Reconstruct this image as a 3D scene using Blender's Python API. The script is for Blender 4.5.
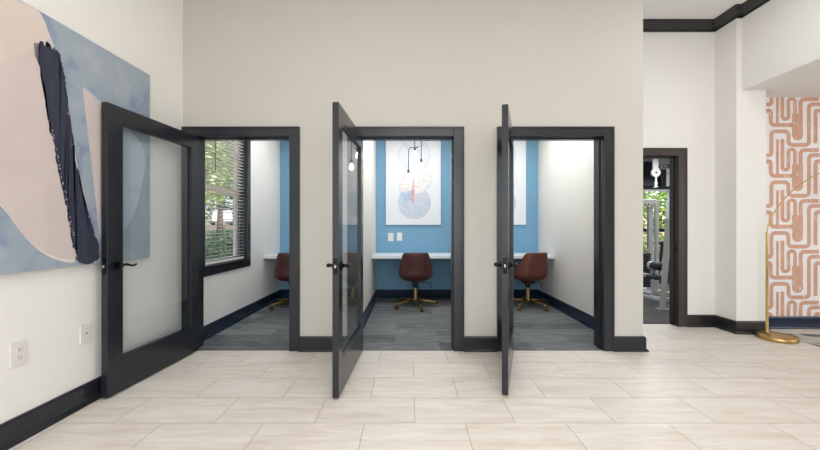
import bpy, bmesh, math, random
from math import sin, cos, pi, radians as R
from mathutils import Vector, Matrix
random.seed(7)
S = bpy.context.scene
for o in list(bpy.data.objects): bpy.data.objects.remove(o)
C = S.collection

# ------------------------------------------------------------ camera, world, lights, exposure
F, D, H = 341.0, 3.266, 1.188
cam = bpy.data.cameras.new('camera'); co = bpy.data.objects.new('camera', cam); C.objects.link(co)
co.location = (0, -D, H); co.rotation_euler = (R(90), 0, 0)
cam.sensor_fit = 'HORIZONTAL'; cam.sensor_width = 36; cam.lens = 36*F/820; cam.shift_y = 1.7/820
cam.clip_start = .02; cam.clip_end = 300
S.camera = co
S.view_settings.view_transform = 'Standard'; S.view_settings.look = 'None'
S.view_settings.gamma = 1; S.view_settings.use_curve_mapping = False
S.view_settings.exposure = -0.10

w = bpy.data.worlds.new('sky'); S.world = w; w.use_nodes = True
nt = w.node_tree; bg = nt.nodes['Background']
sky = nt.nodes.new('ShaderNodeTexSky'); sky.sky_type = 'NISHITA'; sky.sun_disc = False
sky.sun_elevation = R(50); sky.sun_rotation = R(60); sky.air_density = 1.0; sky.dust_density = 2.0
nt.links.new(sky.outputs[0], bg.inputs[0]); bg.inputs[1].default_value = 0.42
sl = bpy.data.lights.new('sun', 'SUN'); sl.energy = 6.0; sl.angle = R(2); sl.color = (1, .97, .92)
so_ = bpy.data.objects.new('sun', sl); C.objects.link(so_); so_.rotation_euler = (R(42), 0, R(18))

def area(name, loc, rot, sx, sy, power, col=(1, 1, 1), spread=180):
    l = bpy.data.lights.new(name, 'AREA'); l.shape = 'RECTANGLE'; l.size = sx; l.size_y = sy
    l.energy = power; l.color = col; l.spread = R(spread)
    o = bpy.data.objects.new(name, l); C.objects.link(o); o.location = loc; o.rotation_euler = rot
    return o
WARM = (1, .99, .975); NEUT = (.955, .98, 1); COOL = (.90, .955, 1)
area('ceiling_lamp_light', (-.6, -2.3, 3.5), (0, 0, 0), 1.4, 1.4, 26, WARM)
area('ceiling_lamp_light', (1.9, -2.0, 3.5), (0, 0, 0), 1.4, 1.4, 11, WARM)
area('ceiling_lamp_light', (.6, -5.2, 3.5), (0, 0, 0), 2.4, 1.6, 45, WARM)
area('daylight_rear_windows', (.7, -7.35, 1.75), (R(90), 0, 0), 5.2, 2.9, 135, NEUT)
area('side_room_fill', (6.8, -2.8, 1.5), (R(90), 0, R(90)), 4.5, 2.2, 62, NEUT)  # added fill from the right; the side room has no window
area('corridor_lamp_light', (2.95, -.7, 3.55), (0, 0, 0), .2, .2, 9.5, NEUT)
for bx_ in (-1.43, .055, 1.47):
    area('booth_lamp_light', (bx_, 1.2, 2.70), (0, 0, 0), .9, 1.4, 25 if bx_ > -1 else 18, COOL)
area('gym_lamp_light', (4.7, 3.0, 2.78), (0, 0, 0), 2.5, 2.5, 130, COOL)

# ------------------------------------------------------------ helpers
def lin(c):
    return tuple(((v/255)/12.92 if v/255 <= .04045 else ((v/255+.055)/1.055)**2.4) for v in c)+(1,)
MATS = {}
def mat(name, col, rough=.5, metal=0, noise=None, bump=0, bscale=200, emit=None, spec=.5, stretch=None):
    """principled with optional noise tint (amount, scale) and fine bump"""
    if name in MATS: return MATS[name]
    m = bpy.data.materials.new(name); m.use_nodes = True; n = m.node_tree; b = n.nodes['Principled BSDF']
    b.inputs['Base Color'].default_value = lin(col); b.inputs['Roughness'].default_value = rough
    b.inputs['Metallic'].default_value = metal; b.inputs['Specular IOR Level'].default_value = spec
    tc = n.nodes.new('ShaderNodeTexCoord')
    amt, sc = noise or (.03, 6)
    vec = tc.outputs['Object']
    if stretch:
        mp = n.nodes.new('ShaderNodeMapping'); mp.inputs['Scale'].default_value = stretch
        n.links.new(vec, mp.inputs[0]); vec = mp.outputs[0]
    nz = n.nodes.new('ShaderNodeTexNoise'); nz.inputs['Scale'].default_value = sc; nz.inputs['Detail'].default_value = 5
    n.links.new(vec, nz.inputs['Vector'])
    cr = n.nodes.new('ShaderNodeMixRGB'); a = lin(col)
    cr.inputs[1].default_value = tuple(max(0, v*(1-amt)) for v in a[:3])+(1,)
    cr.inputs[2].default_value = tuple(min(1, v*(1+amt)) for v in a[:3])+(1,)
    n.links.new(nz.outputs['Fac'], cr.inputs[0]); n.links.new(cr.outputs[0], b.inputs['Base Color'])
    if bump:
        n2 = n.nodes.new('ShaderNodeTexNoise'); n2.inputs['Scale'].default_value = bscale
        n.links.new(vec, n2.inputs['Vector'])
        bp = n.nodes.new('ShaderNodeBump'); bp.inputs['Strength'].default_value = bump; bp.inputs['Distance'].default_value = .002
        n.links.new(n2.outputs['Fac'], bp.inputs['Height']); n.links.new(bp.outputs[0], b.inputs['Normal'])
    if emit:
        b.inputs['Emission Color'].default_value = lin(emit[0]); b.inputs['Emission Strength'].default_value = emit[1]
    MATS[name] = m
    return m

def glass_mat(name='clear_glass', tint=(250, 252, 252)):
    if name in MATS: return MATS[name]
    m = bpy.data.materials.new(name); m.use_nodes = True; n = m.node_tree; n.nodes.clear()
    out = n.nodes.new('ShaderNodeOutputMaterial'); mx = n.nodes.new('ShaderNodeMixShader')
    tr = n.nodes.new('ShaderNodeBsdfTransparent'); gl = n.nodes.new('ShaderNodeBsdfGlossy'); fr = n.nodes.new('ShaderNodeFresnel')
    tr.inputs[0].default_value = lin(tint); gl.inputs['Roughness'].default_value = .0; fr.inputs[0].default_value = 1.5
    ge = n.nodes.new('ShaderNodeNewGeometry'); ior = n.nodes.new('ShaderNodeMix'); ior.inputs[2].default_value = 1.42; ior.inputs[3].default_value = 1/1.42
    n.links.new(ge.outputs['Backfacing'], ior.inputs[0]); n.links.new(ior.outputs[0], fr.inputs[0])
    n.links.new(fr.outputs[0], mx.inputs[0]); n.links.new(tr.outputs[0], mx.inputs[1]); n.links.new(gl.outputs[0], mx.inputs[2])
    n.links.new(mx.outputs[0], out.inputs[0]); MATS[name] = m
    return m

class MB:
    def __init__(s): s.bm = bmesh.new()
    def box(s, x0, x1, y0, y1, z0, z1, bev=0, mi=0, M=None):
        b = bmesh.new()
        bmesh.ops.create_cube(b, size=1)
        for v in b.verts:
            v.co = Vector(((x0+x1)/2+v.co.x*(x1-x0), (y0+y1)/2+v.co.y*(y1-y0), (z0+z1)/2+v.co.z*(z1-z0)))
        if bev: bmesh.ops.bevel(b, geom=b.edges[:], offset=bev, segments=2, affect='EDGES', profile=.5)
        s.merge(b, M, mi); return s
    def merge(s, b, M=None, mi=0, smooth=False):
        if M is not None: b.transform(M)
        off = {}
        for v in b.verts: off[v] = s.bm.verts.new(v.co)
        for f in b.faces:
            try:
                nf = s.bm.faces.new([off[v] for v in f.verts]); nf.material_index = mi; nf.smooth = smooth or f.smooth
            except ValueError: pass
        b.free(); return s
    def cyl(s, p, q, r, r2=None, seg=20, mi=0, caps=True):
        p, q = Vector(p), Vector(q); d = q-p
        b = bmesh.new(); bmesh.ops.create_cone(b, cap_ends=caps, segments=seg, radius1=r, radius2=r if r2 is None else r2, depth=d.length)
        for f in b.faces: f.smooth = len(f.verts) == 4
        M = Matrix.Translation((p+q)/2) @ d.to_track_quat('Z', 'Y').to_matrix().to_4x4()
        return s.merge(b, M, mi)
    def sph(s, c, r, sx=1, sy=1, sz=1, mi=0, seg=20):
        b = bmesh.new(); bmesh.ops.create_uvsphere(b, u_segments=seg, v_segments=seg//2+2, radius=r)
        return s.merge(b, Matrix.Translation(c) @ Matrix.Diagonal((sx, sy, sz, 1)), mi, True)
    def tube(s, pts, r, seg=12, mi=0):
        pts = [Vector(p) for p in pts]; rs = r if isinstance(r, (list, tuple)) else [r]*len(pts)
        rings = []; up = Vector((0, 0, 1))
        t0 = (pts[1]-pts[0]).normalized()
        if abs(t0.dot(up)) > .95: up = Vector((0, 1, 0))
        nrm = t0.cross(up).normalized()
        for i, p in enumerate(pts):
            t = (pts[min(i+1, len(pts)-1)]-pts[max(i-1, 0)]).normalized()
            nrm = (nrm-t*nrm.dot(t)).normalized(); bn = t.cross(nrm)
            rings.append([s.bm.verts.new(p+(nrm*cos(2*pi*k/seg)+bn*sin(2*pi*k/seg))*rs[i]) for k in range(seg)])
        for a, b in zip(rings, rings[1:]):
            for k in range(seg):
                f = s.bm.faces.new((a[k], a[(k+1) % seg], b[(k+1) % seg], b[k])); f.smooth = True; f.material_index = mi
        for rg in (rings[0][::-1], rings[-1]):
            f = s.bm.faces.new(rg); f.material_index = mi
        return s
    def lathe(s, prof, c=(0, 0, 0), seg=40, mi=0):
        rings = []
        for r, z in prof:
            rings.append([s.bm.verts.new((c[0]+r*cos(2*pi*k/seg), c[1]+r*sin(2*pi*k/seg), c[2]+z)) for k in range(seg)])
        for a, b in zip(rings, rings[1:]):
            for k in range(seg):
                f = s.bm.faces.new((a[k], a[(k+1) % seg], b[(k+1) % seg], b[k])); f.smooth = True; f.material_index = mi
        for rg in (rings[0][::-1], rings[-1]):
            f = s.bm.faces.new(rg); f.material_index = mi
        return s
    def sweep(s, prof, path, mi=0):
        """extrude an (out, z) profile along a plan path [(x,y)..]; out is to the right of travel, mitred"""
        P = [Vector(p) for p in path]; nn = []
        for a, b in zip(P, P[1:]):
            d = (b-a).normalized(); nn.append(Vector((d.y, -d.x)))
        rings = []
        for i, p in enumerate(P):
            if i == 0: m = nn[0]
            elif i == len(P)-1: m = nn[-1]
            else:
                m = nn[i-1]+nn[i]; m = m/(m.dot(nn[i]))
            rings.append([s.bm.verts.new((p.x+m.x*o, p.y+m.y*o, z)) for o, z in prof])
        k = len(prof)
        for a, b in zip(rings, rings[1:]):
            for j in range(k): s.bm.faces.new((a[j], b[j], b[(j+1) % k], a[(j+1) % k])).material_index = mi
        s.bm.faces.new(rings[0]); s.bm.faces.new(rings[-1][::-1])
        return s
    def poly(s, pts, mi=0):
        f = s.bm.faces.new([s.bm.verts.new(p) for p in pts]); f.material_index = mi
        bmesh.ops.triangulate(s.bm, faces=[f]); return s
    def build(s, name, m, parent=None, loc=None, recalc=True, sub=0, solid=0):
        if recalc: bmesh.ops.recalc_face_normals(s.bm, faces=s.bm.faces[:])
        me = bpy.data.meshes.new(name); s.bm.to_mesh(me); s.bm.free()
        for x in (m if isinstance(m, (list, tuple)) else [m]): me.materials.append(x)
        o = bpy.data.objects.new(name, me); C.objects.link(o)
        if parent: o.parent = parent
        if loc: o.location = loc
        if solid:
            md = o.modifiers.new('solid', 'SOLIDIFY'); md.thickness = solid; md.offset = -1
        if sub:
            md = o.modifiers.new('sub', 'SUBSURF'); md.levels = sub; md.render_levels = sub
        return o

def tag(o, label, cat=None, group=None, kind=None):
    o['label'] = label
    if cat: o['category'] = cat
    if group: o['group'] = group
    if kind: o['kind'] = kind
    return o
def thing(name, label, cat, loc=(0, 0, 0), rz=0, group=None, kind=None):
    o = bpy.data.objects.new(name, None); C.objects.link(o); o.empty_display_size = .1
    o.location = loc; o.rotation_euler = (0, 0, rz)
    return tag(o, label, cat, group, kind)
def struct(o, label, cat): return tag(o, label, cat, None, 'structure')
def copy_tree(o, parent=None):
    c = o.copy(); C.objects.link(c); c.parent = parent
    for ch in list(o.children): copy_tree(ch, c)
    return c

# ------------------------------------------------------------ materials
M_cream = mat('cream_wall_paint', (232, 229, 225), .75, noise=(.015, 3), bump=.25, bscale=260)
M_left = mat('lit_cream_wall', (243, 240, 235), .75, noise=(.015, 3), bump=.25, bscale=260)  # same cream, lightened so the colour carries the stronger light on this wall
M_greige = mat('greige_wall_paint', (197, 193, 185), .75, noise=(.015, 3), bump=.25, bscale=260)
M_booth = mat('booth_wall_paint', (226, 222, 215), .7, noise=(.015, 3), bump=.2, bscale=260)
M_blue = mat('blue_wall_paint', (117, 163, 194), .6, noise=(.02, 3), bump=.2, bscale=260)
M_ceil = mat('ceiling_paint', (234, 232, 228), .85, noise=(.01, 3))
M_navy = mat('navy_charcoal_trim_paint', (20, 38, 58), .22, noise=(.05, 8))
M_black = mat('charcoal_trim_paint', (34, 37, 43), .22, noise=(.05, 8), bump=.05)
M_brown = mat('dark_brown_trim_paint', (54, 45, 41), .4, noise=(.05, 8))
M_crown = mat('black_crown_paint', (30, 32, 32), .18, noise=(.05, 8))
M_base = mat('dark_base_paint', (34, 32, 33), .35, noise=(.05, 8))
M_hard = mat('oil_black_hardware', (18, 18, 20), .22, .6)
M_silver = mat('satin_nickel', (190, 190, 190), .3, .9)
M_plate = mat('white_plastic', (232, 228, 222), .4)
M_slot = mat('grey_slot', (112, 106, 100), .6)
M_brass = mat('brushed_brass', (192, 162, 104), .3, 1, noise=(.08, 30))
M_cbrass = mat('antique_brass', (146, 122, 80), .36, 1, noise=(.08, 30))
M_leather = mat('brown_leather', (97, 50, 36), .42, noise=(.18, 14), bump=.3, bscale=160)
M_leather2 = mat('dark_brown_leather', (74, 36, 33), .42, noise=(.18, 14), bump=.3, bscale=160)
M_bkplast = mat('black_plastic', (22, 22, 24), .45)
M_desk = mat('white_laminate', (226, 230, 234), .35)
M_vinyl = mat('cream_vinyl', (238, 232, 222), .5)
M_glass = glass_mat()

def brick_mat(name, wd, ht, c1, c2, cm, mortar, ox, oy, stretch, nscale, va, vb, vc, rough, bump, rmix=.5, spec=.5):
    m = bpy.data.materials.new(name); m.use_nodes = True; n = m.node_tree; L = n.links.new; b = n.nodes['Principled BSDF']
    tc = n.nodes.new('ShaderNodeTexCoord'); mp = n.nodes.new('ShaderNodeMapping'); mp.inputs['Location'].default_value = (ox, oy, 0)
    L(tc.outputs['Object'], mp.inputs[0])
    br = n.nodes.new('ShaderNodeTexBrick'); br.offset = .5; br.offset_frequency = 2
    br.inputs['Scale'].default_value = 1; br.inputs['Brick Width'].default_value = wd; br.inputs['Row Height'].default_value = ht
    br.inputs['Mortar Size'].default_value = mortar; br.inputs['Mortar Smooth'].default_value = .1
    br.inputs['Color1'].default_value = (0, 0, 0, 1); br.inputs['Color2'].default_value = (1, 1, 1, 1); br.inputs['Mortar'].default_value = (.5, .5, .5, 1)
    L(mp.outputs[0], br.inputs[0])
    tone = n.nodes.new('ShaderNodeMixRGB'); tone.inputs[1].default_value = lin(c1); tone.inputs[2].default_value = lin(c2); L(br.outputs['Color'], tone.inputs[0])
    # grain, shifted per tile
    m2 = n.nodes.new('ShaderNodeMapping'); m2.inputs['Scale'].default_value = stretch; L(mp.outputs[0], m2.inputs[0])
    sc = n.nodes.new('ShaderNodeVectorMath'); sc.operation = 'SCALE'; sc.inputs['Scale'].default_value = 9.0; L(br.outputs['Color'], sc.inputs[0])
    ad = n.nodes.new('ShaderNodeVectorMath'); ad.operation = 'ADD'; L(m2.outputs[0], ad.inputs[0]); L(sc.outputs[0], ad.inputs[1])
    nz = n.nodes.new('ShaderNodeTexNoise'); nz.inputs['Scale'].default_value = nscale; nz.inputs['Detail'].default_value = 7; nz.inputs['Roughness'].default_value = .62
    nz.inputs['Distortion'].default_value = .5
    L(ad.outputs[0], nz.inputs['Vector'])
    ramp = n.nodes.new('ShaderNodeValToRGB'); e = ramp.color_ramp.elements
    e[0].position = .32; e[0].color = lin(va); e[1].position = .68; e[1].color = lin(vc)
    k = e.new(.5); k.color = lin(vb)
    L(nz.outputs['Fac'], ramp.inputs[0])
    m3 = n.nodes.new('ShaderNodeMapping'); m3.inputs['Scale'].default_value = (stretch[0]*2.2, stretch[1]*2.4, 1); L(ad.outputs[0], m3.inputs[0])
    n3 = n.nodes.new('ShaderNodeTexNoise'); n3.inputs['Scale'].default_value = nscale*1.6; n3.inputs['Detail'].default_value = 6; L(m3.outputs[0], n3.inputs['Vector'])
    av = n.nodes.new('ShaderNodeMath'); av.operation = 'ADD'; L(nz.outputs['Fac'], av.inputs[0]); L(n3.outputs['Fac'], av.inputs[1])
    hv = n.nodes.new('ShaderNodeMath'); hv.operation = 'MULTIPLY_ADD'; hv.inputs[1].default_value = .72; hv.inputs[2].default_value = -.22; L(av.outputs[0], hv.inputs[0]); L(hv.outputs[0], ramp.inputs[0])
    mx = n.nodes.new('ShaderNodeMixRGB'); mx.inputs[0].default_value = rmix; L(tone.outputs[0], mx.inputs[1]); L(ramp.outputs[0], mx.inputs[2])
    fin = n.nodes.new('ShaderNodeMixRGB'); fin.inputs[2].default_value = lin(cm); L(br.outputs['Fac'], fin.inputs[0]); L(mx.outputs[0], fin.inputs[1])
    L(fin.outputs[0], b.inputs['Base Color']); b.inputs['Roughness'].default_value = rough; b.inputs['Specular IOR Level'].default_value = spec
    if bump:
        bp = n.nodes.new('ShaderNodeBump'); bp.inputs['Strength'].default_value = bump; bp.inputs['Distance'].default_value = .002
        if rough > .8: L(nz.outputs['Fac'], bp.inputs['Height'])
        else:
            inv = n.nodes.new('ShaderNodeMath'); inv.operation = 'SUBTRACT'; inv.inputs[0].default_value = 1; L(br.outputs['Fac'], inv.inputs[1]); L(inv.outputs[0], bp.inputs['Height'])
        L(bp.outputs[0], b.inputs['Normal'])
    return m
M_tile = brick_mat('travertine_tile', .6096, .3048, (232, 224, 214), (222, 214, 206), (146, 136, 126), .0017,
                   .275+12.192, 6.079, (1.0, 8, 1), 2.2, (200, 181, 160), (226, 217, 206), (242, 237, 230), .40, .5, .6)
M_carpet = brick_mat('plank_carpet', .914, .2286, (66, 71, 75), (150, 153, 152), (84, 88, 90), .0015,
                     9.3, 4.1, (1.5, 17, 1), 2.8, (50, 55, 60), (104, 109, 111), (176, 177, 172), .95, .5, .55, .1)
M_rubber = brick_mat('gym_flooring', .9, .3, (60, 56, 53), (76, 71, 67), (50, 47, 45), .002,
                     9, 9, (1, 5, 1), 2.5, (54, 50, 47), (70, 65, 61), (92, 87, 82), .88, .2, .5)

# ------------------------------------------------------------ plan constants
CE = 3.60; XL = -2.174; XG = 3.631; XH = 3.69; YG = .794; YP = .527; YW = .727; XP = 3.962; DH = 2.048; ZA = 2.704; XE = 2.232
YB = 2.436; BC = 2.72; YR = -7.5; XR = 7.2; WT = .15
openings = [(-2.074, -1.154), (-.495, .414), (.932, 1.846)]

# floors
struct(MB().box(XL-.15, XR, YR, 0, -.1, 0).box(XE, XR, 0, YG+.13, -.1, 0).build('floor', M_tile), 'pale travertine-look tile floor laid in running bond', 'floor')
struct(MB().box(XL-.15, XE, .0005, YB+.15, -.1, 0).build('floor', M_carpet), 'grey streaked plank carpet inside the booths', 'floor')
struct(MB().box(2.2, 9, YG+.1005, 6.2, -.1, .0).build('floor', M_rubber), 'dark grey gym floor beyond the far doorway', 'floor')
# main wall with three openings
b = MB(); j = .02
xs = [XL]+[v for a, c in openings for v in (a-j, c+j)]+[XE]
for i in range(0, len(xs), 2): b.box(xs[i], xs[i+1], 0, WT, 0, CE)
for a, c in openings: b.box(a-j, c+j, 0, WT, DH+j, CE)
struct(b.build('wall_front', M_greige), 'greige wall with the three booth doorways', 'wall')
# left wall with the booth window hole
WY0, WY1, WZ0, WZ1 = .33, 1.262, .75, 2.5
b = MB(); b.box(XL-.15, XL, YR, WY0, 0, CE).box(XL-.15, XL, WY1, YB+.15, 0, CE).box(XL-.15, XL, WY0, WY1, 0, WZ0).box(XL-.15, XL, WY0, WY1, WZ1, CE)
struct(b.build('wall_left', M_left), 'cream wall on the left carrying the abstract painting', 'wall')
# booth partitions, back, ceiling
struct(MB().box(-.69, -.57, WT, YB, 0, BC).build('wall_partition', M_booth), 'white partition between left and middle booths', 'wall')
struct(MB().box(.68, .80, WT, YB, 0, BC).build('wall_partition', M_booth), 'white partition between middle and right booths', 'wall')
struct(MB().box(2.144, XE, WT, YB+.15, 0, BC+.2).build('wall_partition', M_booth), 'white side wall at the right of the right booth', 'wall')
struct(MB().box(XL, 2.144, YB, YB+.15, 0, BC+.2).build('wall_booth_back', M_blue), 'blue accent wall at the back of the booths', 'wall')
struct(MB().box(XL, 2.144, WT, YB, BC, BC+.1).build('ceiling', M_ceil), 'white ceiling over the booths', 'ceiling')
# far wall with gym doorway, pier, header, alcove wall
GX0, GX1 = 2.270, 3.185; DG = 2.028
b = MB(); b.box(XE, GX0-j, YG, YG+.115, 0, CE).box(GX1+j, XG+.1, YG, YG+.115, 0, CE).box(GX0-j, GX1+j, YG, YG+.115, DG+j, CE)
struct(b.build('wall_gym', M_cream), 'cream far wall with the gym doorway', 'wall')
b = MB(); b.box(XG, XP, YP, YG, 0, ZA).box(XG, XH, YP, YG, ZA, CE)
b.box(XH, XH+.4, YR, YP, ZA, CE).box(XH, XH+.4, YP, YG, ZA, CE)
struct(b.build('wall_right', M_cream), 'cream pier and header framing the alcove on the right', 'wall')
struct(MB().box(XH+.4, XR, YR, YG+.1, ZA, ZA+.1).build('ceiling', M_ceil), 'low ceiling over the alcove', 'ceiling')
struct(MB().box(XR, XR+.1, YR, YG, 0, ZA).build('wall_alcove_end', M_cream), 'cream end wall of the side room', 'wall')
struct(MB().box(XL-.15, XH, YR, YG+.15, CE, CE+.1).build('ceiling', M_ceil), 'high off-white ceiling of the lounge', 'ceiling')
b = MB()
for x0, x1 in ((XL, -1.9), (-.3, -.1), (1.5, 1.7), (3.3, XR)): b.box(x0, x1, YR-.15, YR, 0, CE)
for x0, x1 in ((-1.9, -.3), (-.1, 1.5), (1.7, 3.3)): b.box(x0, x1, YR-.15, YR, 0, .3).box(x0, x1, YR-.15, YR, 3.2, CE)
struct(b.build('wall_rear', M_cream), 'cream wall with tall windows behind the viewer', 'wall')

# ---- wallpaper wall
def px_w(u, v, d, dx=0):   # crop pixels of the wallpaper study -> wall plane
    px = 760+u/7.5; py = 90+v/7.5; s = F/d
    return ((px-410)/s, H+(226-py)/s)
def rounded(pts, r):
    out = [Vector(pts[0])]
    for i in range(1, len(pts)-1):
        a, p, c = Vector(pts[i-1]), Vector(pts[i]), Vector(pts[i+1])
        rr = min(r, (a-p).length*.5, (c-p).length*.5)
        p0 = p+(a-p).normalized()*rr; p1 = p+(c-p).normalized()*rr
        for k in range(7):
            t = k/6; out.append(p0*(1-t)**2+p*2*t*(1-t)+p1*t*t)
    out.append(Vector(pts[-1])); return out
M_wp = mat('wallpaper_ground', (236, 231, 232), .6, noise=(.02, 5))
def dry_mat():
    m = bpy.data.materials.new('terracotta_brush_print'); m.use_nodes = True; n = m.node_tree; L = n.links.new; b = n.nodes['Principled BSDF']
    tc = n.nodes.new('ShaderNodeTexCoord'); mp = n.nodes.new('ShaderNodeMapping'); mp.inputs['Scale'].default_value = (9, 1, 1.4)
    L(tc.outputs['Object'], mp.inputs[0]); nz = n.nodes.new('ShaderNodeTexNoise'); nz.inputs['Scale'].default_value = 7; nz.inputs['Detail'].default_value = 6
    L(mp.outputs[0], nz.inputs['Vector']); rp = n.nodes.new('ShaderNodeValToRGB'); e = rp.color_ramp.elements
    e[0].position = .30; e[0].color = lin((224, 202, 190)); e[1].position = .42; e[1].color = lin((206, 160, 135))
    k = e.new(.7); k.color = lin((202, 152, 124))
    L(nz.outputs['Fac'], rp.inputs[0]); L(rp.outputs[0], b.inputs['Base Color']); b.inputs['Roughness'].default_value = .6
    return m
M_terra = dry_mat()
b = MB(); b.box(XP, XR, YW, YW+.1, 0, ZA)
paths = [([(45, 105), (85, 105), (85, -20)], 29), ([(45, 484), (85, 484), (85, 305), (212, 305), (212, 407), (366, 407), (366, 102), (425, 102)], 29),
         ([(45, 150), (80, 150), (80, 258), (258, 258)], 30), ([(130, 262), (130, -15)], 21), ([(167, -18), (167, 212), (212, 212), (212, 60), (262, 60), (262, 200)], 27),
         ([(303, 200), (303, 65), (438, 65)], 29), ([(410, 150), (480, 150), (480, 258)], 27), ([(415, 395), (415, 150), (440, 150)], 29)]
wb = bmesh.new(); PU, PV = 400, 381
dw = D+YW; zoff = YW-.0015
def ribbon(pts, wd, du, dv, lay=0):
    pl = rounded(pts, 32); n_ = len(pl); L_, R_ = [], []
    for i, p in enumerate(pl):
        t = (pl[min(i+1, n_-1)]-pl[max(i-1, 0)]).normalized(); nr = Vector((-t.y, t.x))*wd/2
        for lst, q in ((L_, p+nr), (R_, p-nr)):
            x, z = px_w(q.x+du, q.y+dv, dw); lst.append(wb.verts.new((x, zoff-lay*.0002, z)))
    for i in range(n_-1):
        try: wb.faces.new((L_[i], L_[i+1], R_[i+1], R_[i]))
        except ValueError: pass
for iu in range(-1, 5):
    for iv in range(-1, 5):
        du, dv = iu*PU, iv*PV
        for k, (p, wd) in enumerate(paths):
            if k == 6: continue
            if k == 1: p = p[:-1]+[(PU+45, 102)]
            if k == 7: p = [(415, 395), (415, 150), (PU+45, 150)]
            if k == 0: p = [(45, 103), (85, 103), (85, -15)]
            ribbon(p, wd, du, dv, k)
        blk = [(240, 172)]+[(240, 335)]+[(280-40*cos(a), 335+38*sin(a)) for a in [pi*t/10 for t in range(1, 10)]]+[(320, 335), (320, 172)]
        vs = [];
        for q in blk:
            x, z = px_w(q[0]+du, q[1]+dv, dw); vs.append(wb.verts.new((x, zoff-.002, z)))
        wb.faces.new(vs)
for cov, no in (((XP+.001, 0, 0), (-1, 0, 0)), ((XR-.01, 0, 0), (1, 0, 0)), ((0, 0, ZA-.002), (0, 0, 1)), ((0, 0, .13), (0, 0, -1))):
    bmesh.ops.bisect_plane(wb, geom=wb.verts[:]+wb.edges[:]+wb.faces[:], plane_co=cov, plane_no=no, clear_outer=True)
b.merge(wb, None, 1)
struct(b.build('wall_alcove', [M_wp, M_terra], recalc=False), 'alcove wall papered with terracotta looping brush lines', 'wall')

# ---- baseboards
BP = [(0, 0), (.034, 0), (.034, .010), (.026, .022), (.019, .026), (.019, .125), (.011, .14), (0, .14)]
def baseboard(name, path, m, label):
    return struct(MB().sweep(BP, path).build(name, m), label, 'baseboard')
cw = .098   # casing width
baseboard('baseboard_left', [(XL, YR), (XL, -.0)], M_black, 'charcoal baseboard along the left cream wall')
baseboard('baseboard_front', [(openings[0][1]+cw, 0), (openings[1][0]-cw, 0)], M_black, 'charcoal baseboard between the first and second doorways')
baseboard('baseboard_front', [(openings[1][1]+cw, 0), (openings[2][0]-cw, 0)], M_black, 'charcoal baseboard between the second and third doorways')
baseboard('baseboard_front', [(openings[2][1]+cw, 0), (XE, 0), (XE, YG)], M_black, 'charcoal baseboard turning the corner right of the third doorway')
baseboard('baseboard_right', [(GX1+cw, YG), (XG, YG), (XG, YP), (XP, YP), (XP, YW)], M_base, 'dark baseboard from the gym doorway around the pier')
baseboard('baseboard_alcove', [(XP+.015, YW), (XR, YW)], M_navy, 'navy baseboard under the alcove wallpaper')
baseboard('baseboard_booth', [(XL, WT), (XL, YB), (-.69, YB), (-.69, WT)], M_navy, 'navy charcoal baseboard inside the left booth')
baseboard('baseboard_booth', [(-.57, WT), (-.57, YB), (.68, YB), (.68, WT)], M_navy, 'navy charcoal baseboard inside the middle booth')
baseboard('baseboard_booth', [(.80, WT), (.80, YB), (2.144, YB), (2.144, WT)], M_navy, 'navy charcoal baseboard inside the right booth')
# crown moulding
CP = [(0, CE), (.10, CE), (.10, CE-.018), (.088, CE-.024), (.07, CE-.045), (.05, CE-.056), (.03, CE-.066), (.024, CE-.078), (.014, CE-.082), (.014, CE-.096), (0, CE-.096)]
struct(MB().sweep(CP, [(XE, YG), (XG, YG), (XG, YP), (XH, YP), (XH, YR)]).build('trim_1', M_crown), 'black crown moulding at the high ceiling above the gym doorway', 'crown moulding')

# ---- casings and jambs
def casing(name, x0, x1, y, m, label, strike=True, DH=DH, WT=WT, jm=None):
    hh = .090; b = MB(); f = y-.018; t = .003
    b.box(x0-cw, x0-t, f, y, 0, DH+hh, .003).box(x1+t, x1+cw, f, y, 0, DH+hh, .003).box(x0-t, x1+t, f, y, DH+t, DH+hh, .003)
    b.box(x0-cw-.004, x0-cw+.012, f-.006, y, 0, DH+hh+.004, .003).box(x1+cw-.012, x1+cw+.004, f-.006, y, 0, DH+hh+.004, .003).box(x0-cw, x1+cw, f-.006, y, DH+hh-.012, DH+hh+.004, .003)
    yb = y+WT
    b.box(x0-.018, x0, y, yb, 0, DH+.018, mi=1).box(x1, x1+.018, y, yb, 0, DH+.018, mi=1).box(x0, x1, y, yb, DH, DH+.018, mi=1)
    # stop bead
    b.box(x0, x0+.012, y+.05, y+.085, 0, DH, mi=1).box(x1-.012, x1, y+.05, y+.085, 0, DH, mi=1).box(x0, x1, y+.05, y+.085, DH-.012, DH, mi=1)
    # inner casing
    b.box(x0-cw, x0-t, yb, yb+.016, 0, DH+hh).box(x1+t, x1+cw, yb, yb+.016, 0, DH+hh).box(x0-t, x1+t, yb, yb+.016, DH+t, DH+hh)
    o = struct(b.build(name, [m, jm or m]), label, 'door frame')
    if strike: MB().box(x1-.003, x1+.001, y+.008, y+.042, .885, .955, .001).build('strike_plate', M_hard, o)
    return o
casing('trim_2', *openings[0], 0, M_black, 'charcoal door frame of the left booth beside the painting')
casing('trim_3', *openings[1], 0, M_black, 'charcoal door frame of the middle booth')
casing('trim_4', *openings[2], 0, M_black, 'charcoal door frame of the right booth')
casing('trim_5', GX0, GX1, YG, M_brown, 'dark brown door frame of the gym doorway', DH=DG, WT=.115, jm=mat('near_black_jamb_paint', (32, 29, 28), .45))

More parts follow.
